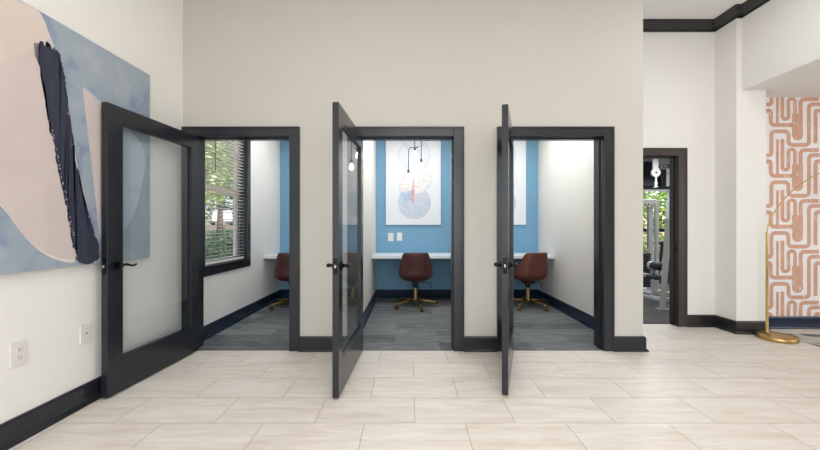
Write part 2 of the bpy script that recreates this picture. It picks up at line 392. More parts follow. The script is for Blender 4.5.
# ---- glazed doors
LW, LT, Z0, Z1 = .922, .044, .012, 2.044
def lever(parent, side):
    y = LT if side > 0 else 0
    cx, cz = LW-.062, .915
    h = MB(); h.cyl((cx, y, cz), (cx, y+side*.012, cz), .032, .029, 28).cyl((cx, y+side*.012, cz), (cx, y+side*.045, cz), .012, seg=16)
    h.sph((cx, y+side*.045, cz), .015)
    o = h.build('door_handle', M_hard, parent); tag(o, 'black wavy lever handle on a round rose')
    pts = []
    for k in range(15):
        t = k/14; pts.append((cx-t*.118, y+side*(.045+.008*sin(pi*t)), cz+.006*sin(2*pi*t*1.05)-.004*t))
    MB().tube(pts, [.0095-.003*(k/14) for k in range(14)]+[.008]).build('lever', M_hard, o)
def glazed_door(n, xh, ang, label):
    st, tr, brl = .112, .112, .235
    b = MB()
    sh = .092; b.box(0, sh, 0, LT, Z0, Z1, .002).box(LW-st, LW, 0, LT, Z0, Z1, .002).box(sh, LW-st, 0.0005, LT-.0005, Z0, Z0+brl).box(sh, LW-st, 0.0005, LT-.0005, Z1-tr, Z1)
    o = b.build('door_%d' % n, M_black)
    o.location = (xh+.004, -.006, 0); o.rotation_euler = (0, 0, -R(ang)); struct(o, label, 'door')
    gx0, gx1, gz0, gz1 = sh, LW-st, Z0+brl, Z1-tr
    g = MB()
    for y0, y1 in ((.004, .017), (LT-.017, LT-.004)):
        g.box(gx0, gx0+.012, y0, y1, gz0, gz1).box(gx1-.012, gx1, y0, y1, gz0, gz1).box(gx0, gx1, y0, y1, gz0, gz0+.012).box(gx0, gx1, y0, y1, gz1-.012, gz1)
    g.build('glazing_bead', M_black, o)
    MB().box(gx0, gx1, LT/2-.003, LT/2+.003, gz0, gz1).build('glass_pane', M_glass, o)
    lever(o, 1); lever(o, -1)
    lp = MB().box(LW-.001, LW+.0015, .008, LT-.008, .86, .97, .0005).build('latch_plate', M_hard, o)
    MB().box(LW+.001, LW+.011, .016, LT-.016, .905, .926, .002).build('latch_bolt', M_silver, lp)
    for z in (.22, 1.02, 1.82):
        MB().cyl((-.004, .002, z-.045), (-.004, .002, z+.045), .007, seg=12).box(0, .03, -.0015, .0005, z-.045, z+.045).build('hinge', M_hard, o)
    return o
glazed_door(1, openings[0][0]+.009, 93.6, 'charcoal glazed door standing open in front of the painting')
glazed_door(2, openings[1][0], 92.6, 'charcoal glazed door open edge-on at the middle booth')
glazed_door(3, openings[2][0]+.010, 109.2, 'charcoal glazed door open edge-on at the right booth')

# ---- booth window with blinds
b = MB(); f = XL+.018
b.box(XL, f, WY0-.09, WY0-.003, WZ0-.09, WZ1+.09, .003).box(XL, f, WY1+.003, WY1+.09, WZ0-.09, WZ1+.09, .003)
b.box(XL, f, WY0-.003, WY1+.003, WZ1+.003, WZ1+.09, .003).box(XL, f, WY0-.003, WY1+.003, WZ0-.09, WZ0-.003, .003)
b.box(XL-.10, f+.012, WY0-.02, WY1+.02, WZ0-.003, WZ0+.014, .003)
b.box(XL-.13, XL, WY0-.004, WY0+.004, WZ0, WZ1).box(XL-.13, XL, WY1-.004, WY1+.004, WZ0, WZ1).box(XL-.13, XL, WY0, WY1, WZ1-.004, WZ1+.004)
win = struct(b.build('window_1', M_black), 'dark-framed booth window with white slat blinds', 'window')
b = MB(); xa, xb = XL-.145, XL-.105; zm = 1.63
b.box(xa, xb, WY0, WY0+.06, WZ0, WZ1).box(xa, xb, WY1-.06, WY1, WZ0, WZ1).box(xa, xb, WY0, WY1, WZ0, WZ0+.06).box(xa, xb, WY0, WY1, WZ1-.05, WZ1).box(xa-.01, xb+.006, WY0, WY1, zm-.03, zm+.03)
sash = b.build('sash', M_vinyl, win)
MB().box(XL-.127, XL-.123, WY0+.05, WY1-.05, WZ0+.05, WZ1-.04).build('glass_pane', M_glass, sash)
bl = thing('window_blind', 'white horizontal slat blind lowered over the booth window', 'blind', (XL-.045, (WY0+WY1)/2, WZ0))
hw = (WY1-WY0)/2-.022
b = MB(); n_s = 39
for k in range(n_s):
    z = .07+k*(WZ1-WZ0-.13)/n_s
    Mx = Matrix.Translation((0, 0, z)) @ Matrix.Rotation(R(-5), 4, 'Y')
    b.box(-.024, .024, -hw, hw, -.0012, .0012, M=Mx)
b.build('slats', M_vinyl, bl)
MB().box(-.03, .03, -hw, hw, WZ1-WZ0-.05, WZ1-WZ0-.006, .003).build('head_rail', M_vinyl, bl)
MB().box(-.026, .026, -hw, hw, .022, .045, .004).build('bottom_rail', M_vinyl, bl)
b = MB()
for yy in (-hw+.12, 0, hw-.12):
    for xx in (-.026, .026): b.cyl((xx, yy, .03), (xx, yy, WZ1-WZ0-.03), .0012, seg=6)
b.build('ladder_cords', M_vinyl, bl)
MB().cyl((.034, -.23, WZ1-WZ0-.70), (.032, -.23, WZ1-WZ0-.04), .004, seg=8).build('tilt_wand', M_bkplast, bl)

# ---- desks
def desk(x0, x1, label):
    t = thing('floating_desk', label, 'desk', ((x0+x1)/2, YB, 0), 0, 'white floating desks in the booths'); hx = (x1-x0)/2-.001
    MB().box(-hx, hx, -.648, -.001, .713, .753, .004).build('desktop', M_desk, t)
    MB().box(-hx, hx, -.03, -.001, .66, .712, .002).build('wall_cleat', M_desk, t)
desk(XL, -.69, 'white floating desk shelf across the left booth')
desk(-.57, .68, 'white floating desk shelf across the middle booth')
desk(.80, 2.144, 'white floating desk shelf across the right booth')

# ---- chairs
def smooth(t): t = max(0, min(1, t)); return t*t*(3-2*t)
def interp(tab, z):
    for (a, va), (b_, vb) in zip(tab, tab[1:]):
        if z <= b_: return va+(vb-va)*smooth((z-a)/(b_-a)) if z > a else va
    return tab[-1][1]
WX = [(.385, .12), (.41, .185), (.47, .25), (.56, .246), (.70, .226), (.80, .212), (.82, .205)]
def make_chair(label, lm):
    t = thing('desk_chair', label, 'chair', (0, 0, 0), 0, 'brown leather swivel chairs')
    b = bmesh.new(); NR, NC = 17, 48; rows = []
    for i in range(NR):
        row = []
        for k in range(NC):
            a = 2*pi*k/NC - pi/2          # -90 deg faces the back (-y)
            dev = abs((math.degrees(a)+90+180) % 360-180)
            zr = .822-.31*smooth((dev-50)/44)-.03*smooth((dev-110)/60)
            z = .388+(zr-.388)*(i/(NR-1))
            wx = interp(WX, z)
            ex = .62
            cx = math.copysign(abs(cos(a))**ex, cos(a)); cy = math.copysign(abs(sin(a))**ex, sin(a))
            back = interp([(.385, .12), (.42, .19), (.5, .225), (.82, .27)], z); front = interp([(.385, .12), (.42, .2), (.5, .245)], z)
            row.append(b.verts.new((wx*cx, cy*(back if cy < 0 else front), z)))
        rows.append(row)
    for a_, c_ in zip(rows, rows[1:]):
        for k in range(NC): f = b.faces.new((a_[k], a_[(k+1) % NC], c_[(k+1) % NC], c_[k])); f.smooth = True
    f = b.faces.new(rows[0][::-1])
    sh = MB(); sh.merge(b); shell = sh.build('bucket_shell', lm, t, solid=.03, sub=1)
    # seam piping down the back
    for sx in (-1, 1):
        pts = []
        for i in range(12):
            z = .43+(.80-.43)*i/11; wx = interp(WX, z)*.60
            back = interp([(.385, .12), (.42, .19), (.5, .225), (.82, .27)], z)
            a = math.acos(min(1, (.60)**(1/.62))); cy = abs(sin(a))**.62
            pts.append((sx*wx, -back*cy-.001, z))
        MB().tube(pts, .0032, 8).build('seam', lm, shell)
    c = MB(); c.lathe([(.02, .43), (.17, .44), (.20, .455), (.205, .475), (.19, .492), (.12, .502), (.01, .505)], seg=36)
    for v in c.bm.verts: v.co.y *= 1.04
    c.build('seat_cushion', lm, t, sub=1)
    MB().cyl((0, 0, .30), (0, 0, .345), .035, .05).box(-.055, .055, -.10, .10, .35, .387, .012).cyl((0, 0, .28), (0, 0, .30), .028).build('tilt_mechanism', M_bkplast, t)
    MB().tube([(.06, 0, .362), (.15, -.01, .36), (.20, -.015, .352), (.222, -.02, .33), (.222, -.02, .30)], .006, 10).sph((.222, -.02, .295), .011).build('adjustment_lever', M_bkplast, t)
    MB().lathe([(.030, .085), (.036, .09), (.036, .12), (.029, .125), (.029, .28), (.024, .285)], seg=28).build('gas_column', M_cbrass, t)
    MB().lathe([(.02, .07), (.05, .075), (.052, .115), (.04, .122)], seg=28).build('base_hub', M_cbrass, t)
    for k in range(5):
        a = R(-76+72*k); ca, sa = cos(a), sin(a)
        leg = MB().tube([(ca*.03, sa*.03, .098), (ca*.16, sa*.16, .092), (ca*.295, sa*.295, .075), (ca*.33, sa*.33, .068)], [.024, .021, .016, .013], 12).build('base_leg', M_cbrass, t)
        q = MB(); ex_, ey_ = ca*.322, sa*.322; tx, ty = -sa, ca
        q.cyl((ex_, ey_, .055), (ex_, ey_, .078), .009, seg=10)
        for sgn in (-1, 1):
            q.cyl((ex_+tx*sgn*.008, ey_+ty*sgn*.008, .027), (ex_+tx*sgn*.026, ey_+ty*sgn*.026, .027), .026, seg=24)
        q.sph((ex_, ey_, .036), .022, mi=1)
        q.build('caster', [M_cbrass, M_bkplast], leg)
    return t
ch = make_chair('dark brown leather swivel chair centred at the desk seen through the middle doorway', M_leather2)
ch.location = (.083, 1.80, 0)
c2 = copy_tree(ch); c2.location = (1.752, 1.80, 0); c2.rotation_euler = (0, 0, R(17)); c2['label'] = 'lighter brown leather swivel chair turned aside at the desk of the right booth'
for o in c2.children:
    if o.name.startswith(('bucket_shell', 'seat_cushion')):
        o.data = o.data.copy(); o.data.materials[0] = M_leather
        for s_ in o.children: s_.data = s_.data.copy(); s_.data.materials[0] = M_leather
c1 = copy_tree(ch); c1.location = (-1.745, 1.80, 0); c1.rotation_euler = (0, 0, R(14)); c1['label'] = 'dark brown leather swivel chair half hidden by the frame of the left doorway'

# ---- booth art: white canvas with stacked marbled circles
def marble(name, c0, c1_, c2_, sc=5):
    m = bpy.data.materials.new(name); m.use_nodes = True; n = m.node_tree; b = n.nodes['Principled BSDF']; b.inputs['Roughness'].default_value = .7
    tc = n.nodes.new('ShaderNodeTexCoord'); nz = n.nodes.new('ShaderNodeTexNoise'); nz.inputs['Scale'].default_value = sc; nz.inputs['Detail'].default_value = 6; nz.inputs['Distortion'].default_value = 2.2
    n.links.new(tc.outputs['Object'], nz.inputs['Vector']); rp = n.nodes.new('ShaderNodeValToRGB'); e = rp.color_ramp.elements
    e[0].position = .36; e[0].color = lin(c0); e[1].position = .64; e[1].color = lin(c2_); k = e.new(.49); k.color = lin(c1_); k2 = e.new(.515); k2.color = lin(tuple(int(v*.90) for v in c1_)); k3 = e.new(.53); k3.color = lin(c1_)
    n.links.new(nz.outputs['Fac'], rp.inputs[0]); n.links.new(rp.outputs[0], b.inputs['Base Color']); return m
M_canvas = mat('white_canvas', (228, 230, 235), .8, bump=.3, bscale=400)
M_m1 = marble('marble_pale', (220, 226, 234), (216, 222, 230), (226, 226, 230))
M_m2 = marble('marble_blush', (232, 228, 229), (228, 223, 224), (236, 234, 235))
M_m3 = marble('marble_grey_blue', (184, 198, 220), (204, 210, 222), (214, 208, 214))
M_m4 = marble('marble_blue', (150, 172, 208), (176, 192, 218), (196, 206, 222), 9)
M_red = marble('coral_wash', (200, 136, 138), (220, 172, 172), (230, 204, 204), 6)
M_line = mat('pencil_line', (178, 180, 190), .8)
def disc_part(b, cx, cz, r, y, a0, a1, mi, n=40):
    pts = [(cx+r*cos(R(a0+(a1-a0)*k/n)), y, cz+r*sin(R(a0+(a1-a0)*k/n))) for k in range(n+1)]
    if a1-a0 >= 360: pts = pts[:-1]
    f = b.bm.faces.new([b.bm.verts.new(p) for p in pts]); f.material_index = mi; f.normal_update()
def arc_line(b, cx, cz, r, y, a0, a1, mi, w_=.0022, n=40):
    prev = None
    for k in range(n+1):
        a = R(a0+(a1-a0)*k/n); v = (b.bm.verts.new((cx+(r-w_)*cos(a), y, cz+(r-w_)*sin(a))), b.bm.verts.new((cx+(r+w_)*cos(a), y, cz+(r+w_)*sin(a))))
        if prev: b.bm.faces.new((prev[0], prev[1], v[1], v[0])).material_index = mi
        prev = v
def circle_art(cx, label):
    t = thing('circle_artwork', label, 'artwork', (cx, YB-.001, 0), 0, 'circle artworks on the blue wall')
    Zb, Zt, hw_ = 1.22, 2.66, .4575; y = -.0355
    b = MB(); b.box(-hw_, hw_, -.035, 0, Zb, Zt, .002)
    b.build('stretched_canvas', M_canvas, t)
    b = MB(); s = 60.2
    zz = lambda py: H+(226-py)/s
    ox = (413.8-413.3)/s+.01-.0
    disc_part(b, ox, zz(154.5), .265, y, 0, 360, 0); disc_part(b, ox+.01, zz(177.5), .262, y-.0004, -90, 90, 1); disc_part(b, ox, zz(187), .25, y-.0008, 90, 270, 1)
    disc_part(b, ox, zz(202), .268, y-.0003, 0, 360, 2)
    disc_part(b, ox-.002, zz(187), .247, y-.0012, 185, 270, 1)
    pts = [(ox-.003+.246*cos(R(a)), y-.0016, zz(187)+.246*sin(R(a))) for a in range(200, 271, 5)]+[(ox-.003, y-.0016, zz(191)), (ox-.06, y-.0016, zz(189.5)), (ox-.15, y-.0016, zz(191))]
    f = b.bm.faces.new([b.bm.verts.new(p) for p in pts]); f.material_index = 3
    x0 = ox-.04
    f = b.bm.faces.new([b.bm.verts.new(p) for p in ((x0-.022, y-.002, zz(199.5)), (ox-.004, y-.002, zz(202)), (ox-.004, y-.002, zz(178)), (ox-.018, y-.002, zz(180)), (ox-.05, y-.002, zz(191)))]); f.material_index = 4
    for cz, a0, a1, dx in ((154.5, 0, 360, 0), (177.5, -90, 90, .01), (187, 90, 270, 0), (202, -180, 180, 0), (131, -180, 0, 0)):
        arc_line(b, ox+dx, zz(cz), .266 if cz != 187 else .25, y-.0024, a0, a1, 5)
    b.build('painted_circles', [M_m1, M_m2, M_m3, M_m4, M_red, M_line], t)
    return t
circle_art(-1.43, 'white canvas of stacked circles in the left booth')
circle_art(.055, 'white canvas of stacked pale marbled circles seen through the middle doorway')
circle_art(1.472, 'white canvas edge on the blue wall of the right booth')

# ---- booth pendants
M_bulb = mat('lit_bulb', (255, 244, 226), .3, emit=((255, 240, 218), 9))
M_rod = mat('dark_bronze', (58, 62, 74), .35, .8)
def pendant(x, label):
    t = thing('pendant_light', label, 'lamp', (x, 2.05, 0), 0, 'pendant lights over the booth desks')
    MB().lathe([(.11, BC-.03), (.115, BC-.02), (.115, BC-.0005)], seg=36).build('ceiling_canopy', M_rod, t)
    specs = [((.0, 0), 2.37, None), ((.10, 0), 2.19, None), ((-.10, 0), 2.02, 2.42)]
    for (dx, dy), z, el in specs:
        if el is None: MB().cyl((dx, dy, z+.05), (dx, dy, BC-.03), .0065, seg=10).build('rod', M_rod, t)
        else: MB().tube([(.04, dy, el), (0, dy, el), (-.06, dy, el), (-.085, dy, el-.01), (-.098, dy, el-.035), (-.10, dy, el-.07), (-.10, dy, z+.05)], .0065, 10).sph((.04, 0, el), .012).build('rod', M_rod, t)
        sk = MB().cyl((dx, dy, z+.0), (dx, dy, z+.055), .019, .016, 20).build('socket', M_rod, t)
        MB().lathe([(.008, 0), (.014, -.012), (.026, -.04), (.034, -.068), (.031, -.092), (.018, -.11), (.004, -.116)], (dx, dy, z), 24).build('bulb', M_bulb, sk)
    return t
pendant(-1.43, 'dark three-bulb pendant inside the left booth')
pendant(.075, 'dark three-rod pendant with lit bulbs hanging before the middle circle artwork')
pendant(1.46, 'dark three-bulb pendant inside the right booth')

# ---- wall plates
def plate(name, label, cat, loc, rz, w_, h_, kind, group=None):
    t = thing(name, label, cat, loc, rz, group)   # local: faces -y
    MB().box(-w_/2, w_/2, -.007, -.0005, -h_/2, h_/2, .002).build('cover_plate', M_plate, t)
    if kind == 'outlet':
        for s in (-1, 1):
            so = MB().box(-.017, .017, -.0095, -.006, s*.022-.014, s*.022+.014, .002).build('socket', M_plate, t)
            MB().box(-.008, -.005, -.0102, -.009, s*.022-.003, s*.022+.007).box(.005, .008, -.0102, -.009, s*.022-.003, s*.022+.007).cyl((0, -.0102, s*.022-.008), (0, -.009, s*.022-.008), .0025, seg=10).build('slots', M_slot, so)
    elif kind == 'jack':
        MB().cyl((0, -.012, 0), (0, -.006, 0), .005, seg=12).build('jack', M_slot, t)
    elif kind == 'switch2':
        for s in (-1, 1): MB().box(s*.023-.005, s*.023+.005, -.018, -.006, -.010, .014, .002).build('toggle', M_plate, t)
    elif kind == 'rocker':
        MB().box(-.017, .017, -.011, -.006, -.033, .033, .002).build('rocker', M_plate, t)
    return t
plate('outlet', 'white electrical outlet low on the cream wall, nearer the viewer', 'outlet', (XL, -1.374, .485), R(90), .082, .13, 'outlet')
plate('cable_jack', 'white cable jack plate low on the cream wall beside the open door', 'wall plate', (XL, -.983, .475), R(90), .078, .125, 'jack')
plate('light_switch', 'white double toggle switch right of the gym doorway', 'switch', (3.362, YG, 1.10), 0, .118, .118, 'switch2')
plate('wall_control', 'left white wall plate on the blue wall above the middle desk', 'wall plate', (-.322, YB, 1.015), 0, .09, .135, 'rocker')
plate('wall_control', 'right white wall plate on the blue wall above the middle desk', 'wall plate', (-.174, YB, 1.022), 0, .085, .135, 'rocker')

# ---- big abstract painting on the left wall
XA = XL+.04
def pa(px, py, off=0):
    s = (410-px)/(-XA); d = F/s
    return (XA+off, d-D, H+(226-py)/s)
yR = pa(150, 74)[1]; zt = H+151.5/121.8; zb = H-30.5/121.8
def paint_mat(name, cols, sc, st=(1, 1, 1), rough=.7):
    m = bpy.data.materials.new(name); m.use_nodes = True; n = m.node_tree; b = n.nodes['Principled BSDF']; b.inputs['Roughness'].default_value = rough
    tc = n.nodes.new('ShaderNodeTexCoord'); mp = n.nodes.new('ShaderNodeMapping'); mp.inputs['Scale'].default_value = st; n.links.new(tc.outputs['Object'], mp.inputs[0])
    nz = n.nodes.new('ShaderNodeTexNoise'); nz.inputs['Scale'].default_value = sc; nz.inputs['Detail'].default_value = 8; nz.inputs['Distortion'].default_value = .8 if st[1] < 5 else 0
    n.links.new(mp.outputs[0], nz.inputs['Vector']); rp = n.nodes.new('ShaderNodeValToRGB'); e = rp.color_ramp.elements
    e[0].position = .33; e[0].color = lin(cols[0]); e[1].position = .67; e[1].color = lin(cols[-1])
    for i, c in enumerate(cols[1:-1]): k = e.new(.33+.34*(i+1)/(len(cols)-1)); k.color = lin(c)
    n.links.new(nz.outputs['Fac'], rp.inputs[0]); n.links.new(rp.outputs[0], b.inputs['Base Color']); return m
M_pbg = paint_mat('blue_grey_paint', [(138, 148, 176), (158, 171, 184), (162, 174, 185), (172, 181, 188)], 5)
M_ppk = paint_mat('pale_pink_paint', [(210, 196, 192), (214, 200, 196), (218, 204, 200)], 1.8)
M_ppe = paint_mat('peach_paint', [(218, 204, 193), (221, 207, 196), (224, 209, 200)], 2)
M_pwh = paint_mat('off_white_paint', [(222, 214, 212), (226, 218, 214), (230, 222, 218)], 5)
M_pnv = paint_mat('navy_dry_paint', [(40, 44, 62), (46, 50, 70), (50, 54, 74), (58, 62, 82)], 5, (1, 20, 1.2))
t = thing('abstract_painting', 'large abstract canvas in pale blue and pink with a navy brush stroke', 'painting', (XL, yR-1.1, zb))
def shape(b, pxs, off, mi, extra=()):
    pts = [pa(px, py, off) for px, py in pxs]+[(XA+off, y_, z_) for y_, z_ in extra]
    f = b.bm.faces.new([b.bm.verts.new(p) for p in pts]); f.material_index = mi
def smoothed(pts, n=4):
    out = []
    for i in range(len(pts)-1):
        p0 = pts[max(i-1, 0)]; p1 = pts[i]; p2 = pts[i+1]; p3 = pts[min(i+2, len(pts)-1)]
        for k in range(n):
            u = k/n
            out.append(tuple(.5*((2*p1[c])+(-p0[c]+p2[c])*u+(2*p0[c]-5*p1[c]+4*p2[c]-p3[c])*u*u+(-p0[c]+3*p1[c]-3*p2[c]+p3[c])*u**3) for c in (0, 1)))
    out.append(pts[-1]); return out
b = MB(); b.box(XL+.001, XA, yR-2.0, yR, zb, zt, .002)
b.bm.verts.ensure_lookup_table()
edge = [(22, 1), (30, 4), (38, 10), (44, 20), (50, 36), (58, 60), (68, 110), (78, 170), (88, 225), (92, 252), (86, 259), (72, 262), (56, 259), (42, 252), (30, 242), (18, 228), (8, 214), (0, 205)]
shape(b, smoothed(edge), .0010, 3, [(yR-1.30, 1.75), (yR-1.34, 2.1), (yR-1.25, zt-.012)])
rim = [(px-1.5 if px > 3 else px, py-(3.2 if py > 200 else 0)) for px, py in edge]
shape(b, smoothed(rim), .0016, 1, [(yR-1.28, 1.78), (yR-1.32, 2.1), (yR-1.24, zt-.02)])
shape(b, smoothed([(22, 4), (30, 6), (38, 12), (44, 22), (48, 34), (46, 46), (38, 44), (28, 50), (14, 56), (0, 62)]), .0021, 2, [(yR-1.2, zt-.25), (yR-1.22, zt-.03)])
petal = [(82, 86), (90, 91), (104, 104), (120, 121), (134, 134), (143, 147), (145, 162), (142, 184), (136, 207), (128, 224), (118, 236), (106, 243), (100, 238), (97, 215), (93, 180), (89, 145), (85, 112)]
shape(b, smoothed(petal+[(82, 86)])[:-1], .0012, 5)
shape(b, smoothed([(82.3, 87), (92, 95), (104, 108), (112, 128), (116, 160), (114, 200), (110, 228), (103, 238), (97.5, 215), (93.4, 180), (89.4, 145), (85.4, 112), (82.3, 87)])[:-1], .0019, 1)
lf = smoothed([(40, 40), (38, 58), (42, 80), (46, 105), (50, 128), (55, 152), (60, 178), (66, 205), (71, 235), (76, 261)], 22)
rt = smoothed([(57, 49), (62, 66), (66, 90), (69, 112), (72, 135), (76, 162), (82, 192), (90, 220), (99, 247), (98, 258), (88, 264)], 22)
random.seed(3)
def jag(pts, a):
    w_ = 0; out = []
    for x, y in pts: w_ = w_*.6+random.uniform(-a, a); out.append((x+w_, y))
    return out
jl = jag(lf, 1.1); jr = jag(rt, .85)
top = [(43, 41), (44, 46), (46, 40), (47, 47), (50, 44), (52, 49), (54, 46), (55, 50)]
shape(b, jl[::-1]+top+jr, .0026, 4)
for (x, y) in random.sample(lf[80:], 44)+random.sample(rt[20:], 16):   # gaps left by the dry bristles
    x += random.uniform(.3, 2.2) if (x, y) in lf else -random.uniform(.3, 2.0); a_, h_ = random.uniform(.4, 1.3), random.uniform(.4, 2.0)
    shape(b, [(x, y), (x+a_, y+.3), (x+a_*.9, y+h_), (x-.1, y+h_*.8)], .0030, 1)
for k in range(5):   # dry bristle marks at the head of the stroke
    x = 33.5+k*1.5; shape(b, [(x, 42+k*.3), (x+.9, 42), (x+1.9+k*.3, 56+3*k), (x+1.2, 57+3*k)], .0024, 4)
bmesh.ops.triangulate(b.bm, faces=[f for f in b.bm.faces if len(f.verts) > 4])
o = b.build('stretched_canvas', [M_pbg, M_ppk, M_ppe, M_pwh, M_pnv, paint_mat('pale_lilac_blue_paint', [(176, 188, 204), (186, 197, 210), (192, 202, 212)], 4)], recalc=False); o.parent = t; o.matrix_parent_inverse = Matrix.Translation(-t.location)

# ---- brass arc floor lamp
t = thing('arc_floor_lamp', 'brass arc floor lamp on a round base before the papered alcove', 'lamp', (3.87, .335, 0))
MB().lathe([(.150, 0), (.160, .004), (.162, .012), (.162, .036), (.157, .044), (.10, .047), (.01, .048)], seg=64).build('round_base', M_brass, t)
px0, py0 = -.012, .085
MB().lathe([(.022, .045), (.022, .06), (.0125, .066), (.0125, .62), (.011, .62), (.011, 1.12), (.0085, 1.135)], (px0, py0, 0), 24).build('pole', M_brass, t)
arc = [(0, 1.10), (.008, 1.17), (.03, 1.25), (.085, 1.35), (.16, 1.455), (.245, 1.548), (.33, 1.62), (.43, 1.69), (.57, 1.765), (.75, 1.83), (.95, 1.86), (1.12, 1.83), (1.24, 1.75), (1.29, 1.66)]
arc = smoothed(arc, 4)
MB().tube([(px0+x, py0, z) for x, z in arc], .0058, 10).build('arc_arm', M_brass, t)
MB().lathe([(.006, 0), (.03, -.01), (.09, -.05), (.135, -.11), (.15, -.17), (.146, -.17), (.13, -.11), (.085, -.055), (.02, -.02)], (px0+1.29, py0, 1.665), 40).build('lamp_shade', M_brass, t)
# ---- rug
m = paint_mat('distressed_rug', [(60, 74, 92), (104, 116, 128), (186, 182, 172), (196, 190, 178)], 3.4, (1, 2.2, 1), .95)
tag(MB().box(4.045, 6.6, -1.7, .50, .0005, .009, .003).build('area_rug', m), 'distressed blue and cream rug on the tiles beside the lamp base', 'rug')

# ------------------------------------------------------------ gym beyond the doorway
def g(px, py, d): return Vector(((px-410)/F*d, d-D, H+(226-py)/F*d))
GY = 5.03; GC = 2.83
M_gwall = mat('gym_wall_paint', (196, 198, 198), .7)
M_frame = mat('light_grey_steel', (176, 176, 170), .4, .3)
M_pad = mat('black_vinyl_pad', (24, 24, 26), .5)
GW = (4.7, 6.42, .45, 2.10)
b = MB(); b.box(2.2, GW[0], GY, GY+.15, 0, GC).box(GW[1], 9, GY, GY+.15, 0, GC).box(GW[0], GW[1], GY, GY+.15, 0, GW[2]).box(GW[0], GW[1], GY, GY+.15, GW[3], GC)
struct(b.build('wall_gym_far', M_gwall), 'light grey gym wall with a wide window', 'wall')
struct(MB().box(9, 9.1, YG+.115, GY, 0, GC).build('wall_gym_side', M_gwall), 'grey gym side wall', 'wall')
struct(MB().box(2.2, 9, YG+.115, GY, GC, GC+.1).build('ceiling', mat('gym_ceiling_paint', (205, 206, 208), .8)), 'grey ceiling of the gym', 'ceiling')
b = MB(); x0, x1, z0, z1 = GW
b.box(x0, x0+.06, GY-.02, GY+.08, z0, z1).box(x1-.1, x1, GY-.02, GY+.08, z0, z1).box(x0, x1, GY-.02, GY+.08, z1-.05, z1).box(x0, x1, GY-.02, GY+.08, z0, z0+.05)
wg = struct(b.build('window_2', mat('white_window_frame', (226, 228, 226), .5)), 'gym window looking onto green trees', 'window')
MB().box(x0, x1, GY-.03, GY+.0, 1.06, 1.14).build('window_rail', M_bkplast, wg)
MB().box(x0+.05, x1-.05, GY+.03, GY+.036, z0+.04, z1-.04).build('glass_pane', M_glass, wg)
t = thing('wall_television', 'black television high on the gym wall above the window', 'television', (5.3, GY-.002, 2.16))
MB().box(-.85, .68, -.05, -.001, 0, .60, .004).build('screen_housing', M_bkplast, t)
MB().box(-.835, .665, -.052, -.0495, .015, .585).build('screen', mat('dark_screen', (10, 12, 14), .12), t)
tag(MB().box(6.0, 6.12, GY-.16, GY-.002, 2.16, 2.56, .01).build('wall_speaker', M_bkplast), 'narrow black box between the gym television and the white panel', 'speaker')
tag(MB().box(4.6, 6.75, GY-.09, GY-.002, 2.11, 2.152, .003).build('wall_shelf', M_bkplast), 'thin black ledge over the gym window', 'shelf')
t = thing('notice_board', 'white panel beside the gym television', 'board', (6.36, GY-.002, 2.17))
MB().box(-.17, .32, -.03, -.001, 0, .41, .003).build('board_panel', M_plate, t)
MB().box(-.17, .32, -.034, -.03, .30, .315).build('board_rail', M_silver, t)
cu = bpy.data.curves.new('wall_lettering', 'FONT'); cu.body = 'CORE'; cu.size = .15; cu.extrude = .006
to = bpy.data.objects.new('wall_lettering', cu); C.objects.link(to)
bpy.context.view_layer.update(); dg = bpy.context.evaluated_depsgraph_get()
me = bpy.data.meshes.new_from_object(to.evaluated_get(dg)); bpy.data.objects.remove(to)
me.materials.append(M_bkplast); to = bpy.data.objects.new('wall_lettering', me); C.objects.link(to)
to.location = (6.04, GY-.012, 2.605); to.rotation_euler = (R(90), 0, 0); tag(to, 'black capital letters on the gym wall over the white panel', 'lettering')
t = thing('round_fixture', 'small white disc on a stem in front of the gym television', 'fixture', tuple(g(656, 187, 7.9)))
MB().cyl((0, -.01, .35), (0, .04, .35), .10, seg=32).build('disc', M_plate, t)
MB().cyl((0, -.02, .35), (0, -.01, .35), .02, seg=16).build('hub', M_bkplast, t)
MB().lathe([(.05, 0), (.05, .02), (.02, .04), (.035, .10), (.018, .16), (.02, .27)], seg=20).build('stem', M_plate, t)
MB().box(-.06, .06, 0, .04, .42, GC-g(656, 187, 7.9).z-.001, .004).build('hanger', M_plate, t)

def bar(b, p, q, w_=.05, d_=.05):
    p, q = Vector(p), Vector(q); v = q-p
    M = Matrix.Translation((p+q)/2) @ v.to_track_quat('Z', 'Y').to_matrix().to_4x4()
    return b.box(-w_/2, w_/2, -d_/2, d_/2, -v.length/2, v.length/2, .004, M=M)
# bench press / leg machine close to the doorway
t = thing('exercise_machine', 'grey steel exercise machine with black pads inside the gym doorway', 'exercise machine', (3.78, 1.95, 0))
o = Vector(t.location)
def rel(px, py, d): return g(px, py, d)-o
b = MB(); f1 = rel(662.5, 309, 4.9); f1.z = .012; bar(b, f1, rel(668.5, 218, 4.98), .062, .05); b.box(f1.x-.07, f1.x+.07, f1.y-.05, f1.y+.05, .0005, .012)
b.build('slanted_post', M_frame, t)
b = MB(); p = rel(654.5, 279, 5.6); bar(b, (p.x, p.y, .03), (p.x, p.y, p.z), .07, .06); b.build('seat_post', M_frame, t)
b = MB(); q0 = rel(650, 298, 5.55); q0.z = .04; q1 = rel(672, 300, 5.3); q1.z = .04; bar(b, q0, q1, .06, .06)
q2 = rel(655, 290, 5.55); q2.z = .13; q3 = rel(668, 295, 5.45); q3.z = .13; bar(b, q2, q3, .04, .04); bar(b, (q0.x, q0.y-.2, .03), (q0.x, q0.y+.5, .03), .06, .05); b.build('base_frame', M_frame, t)
b = MB(); bar(b, rel(640, 273, 5.5), rel(661, 278, 5.3), .09, .05); b.build('seat_beam', M_frame, t)
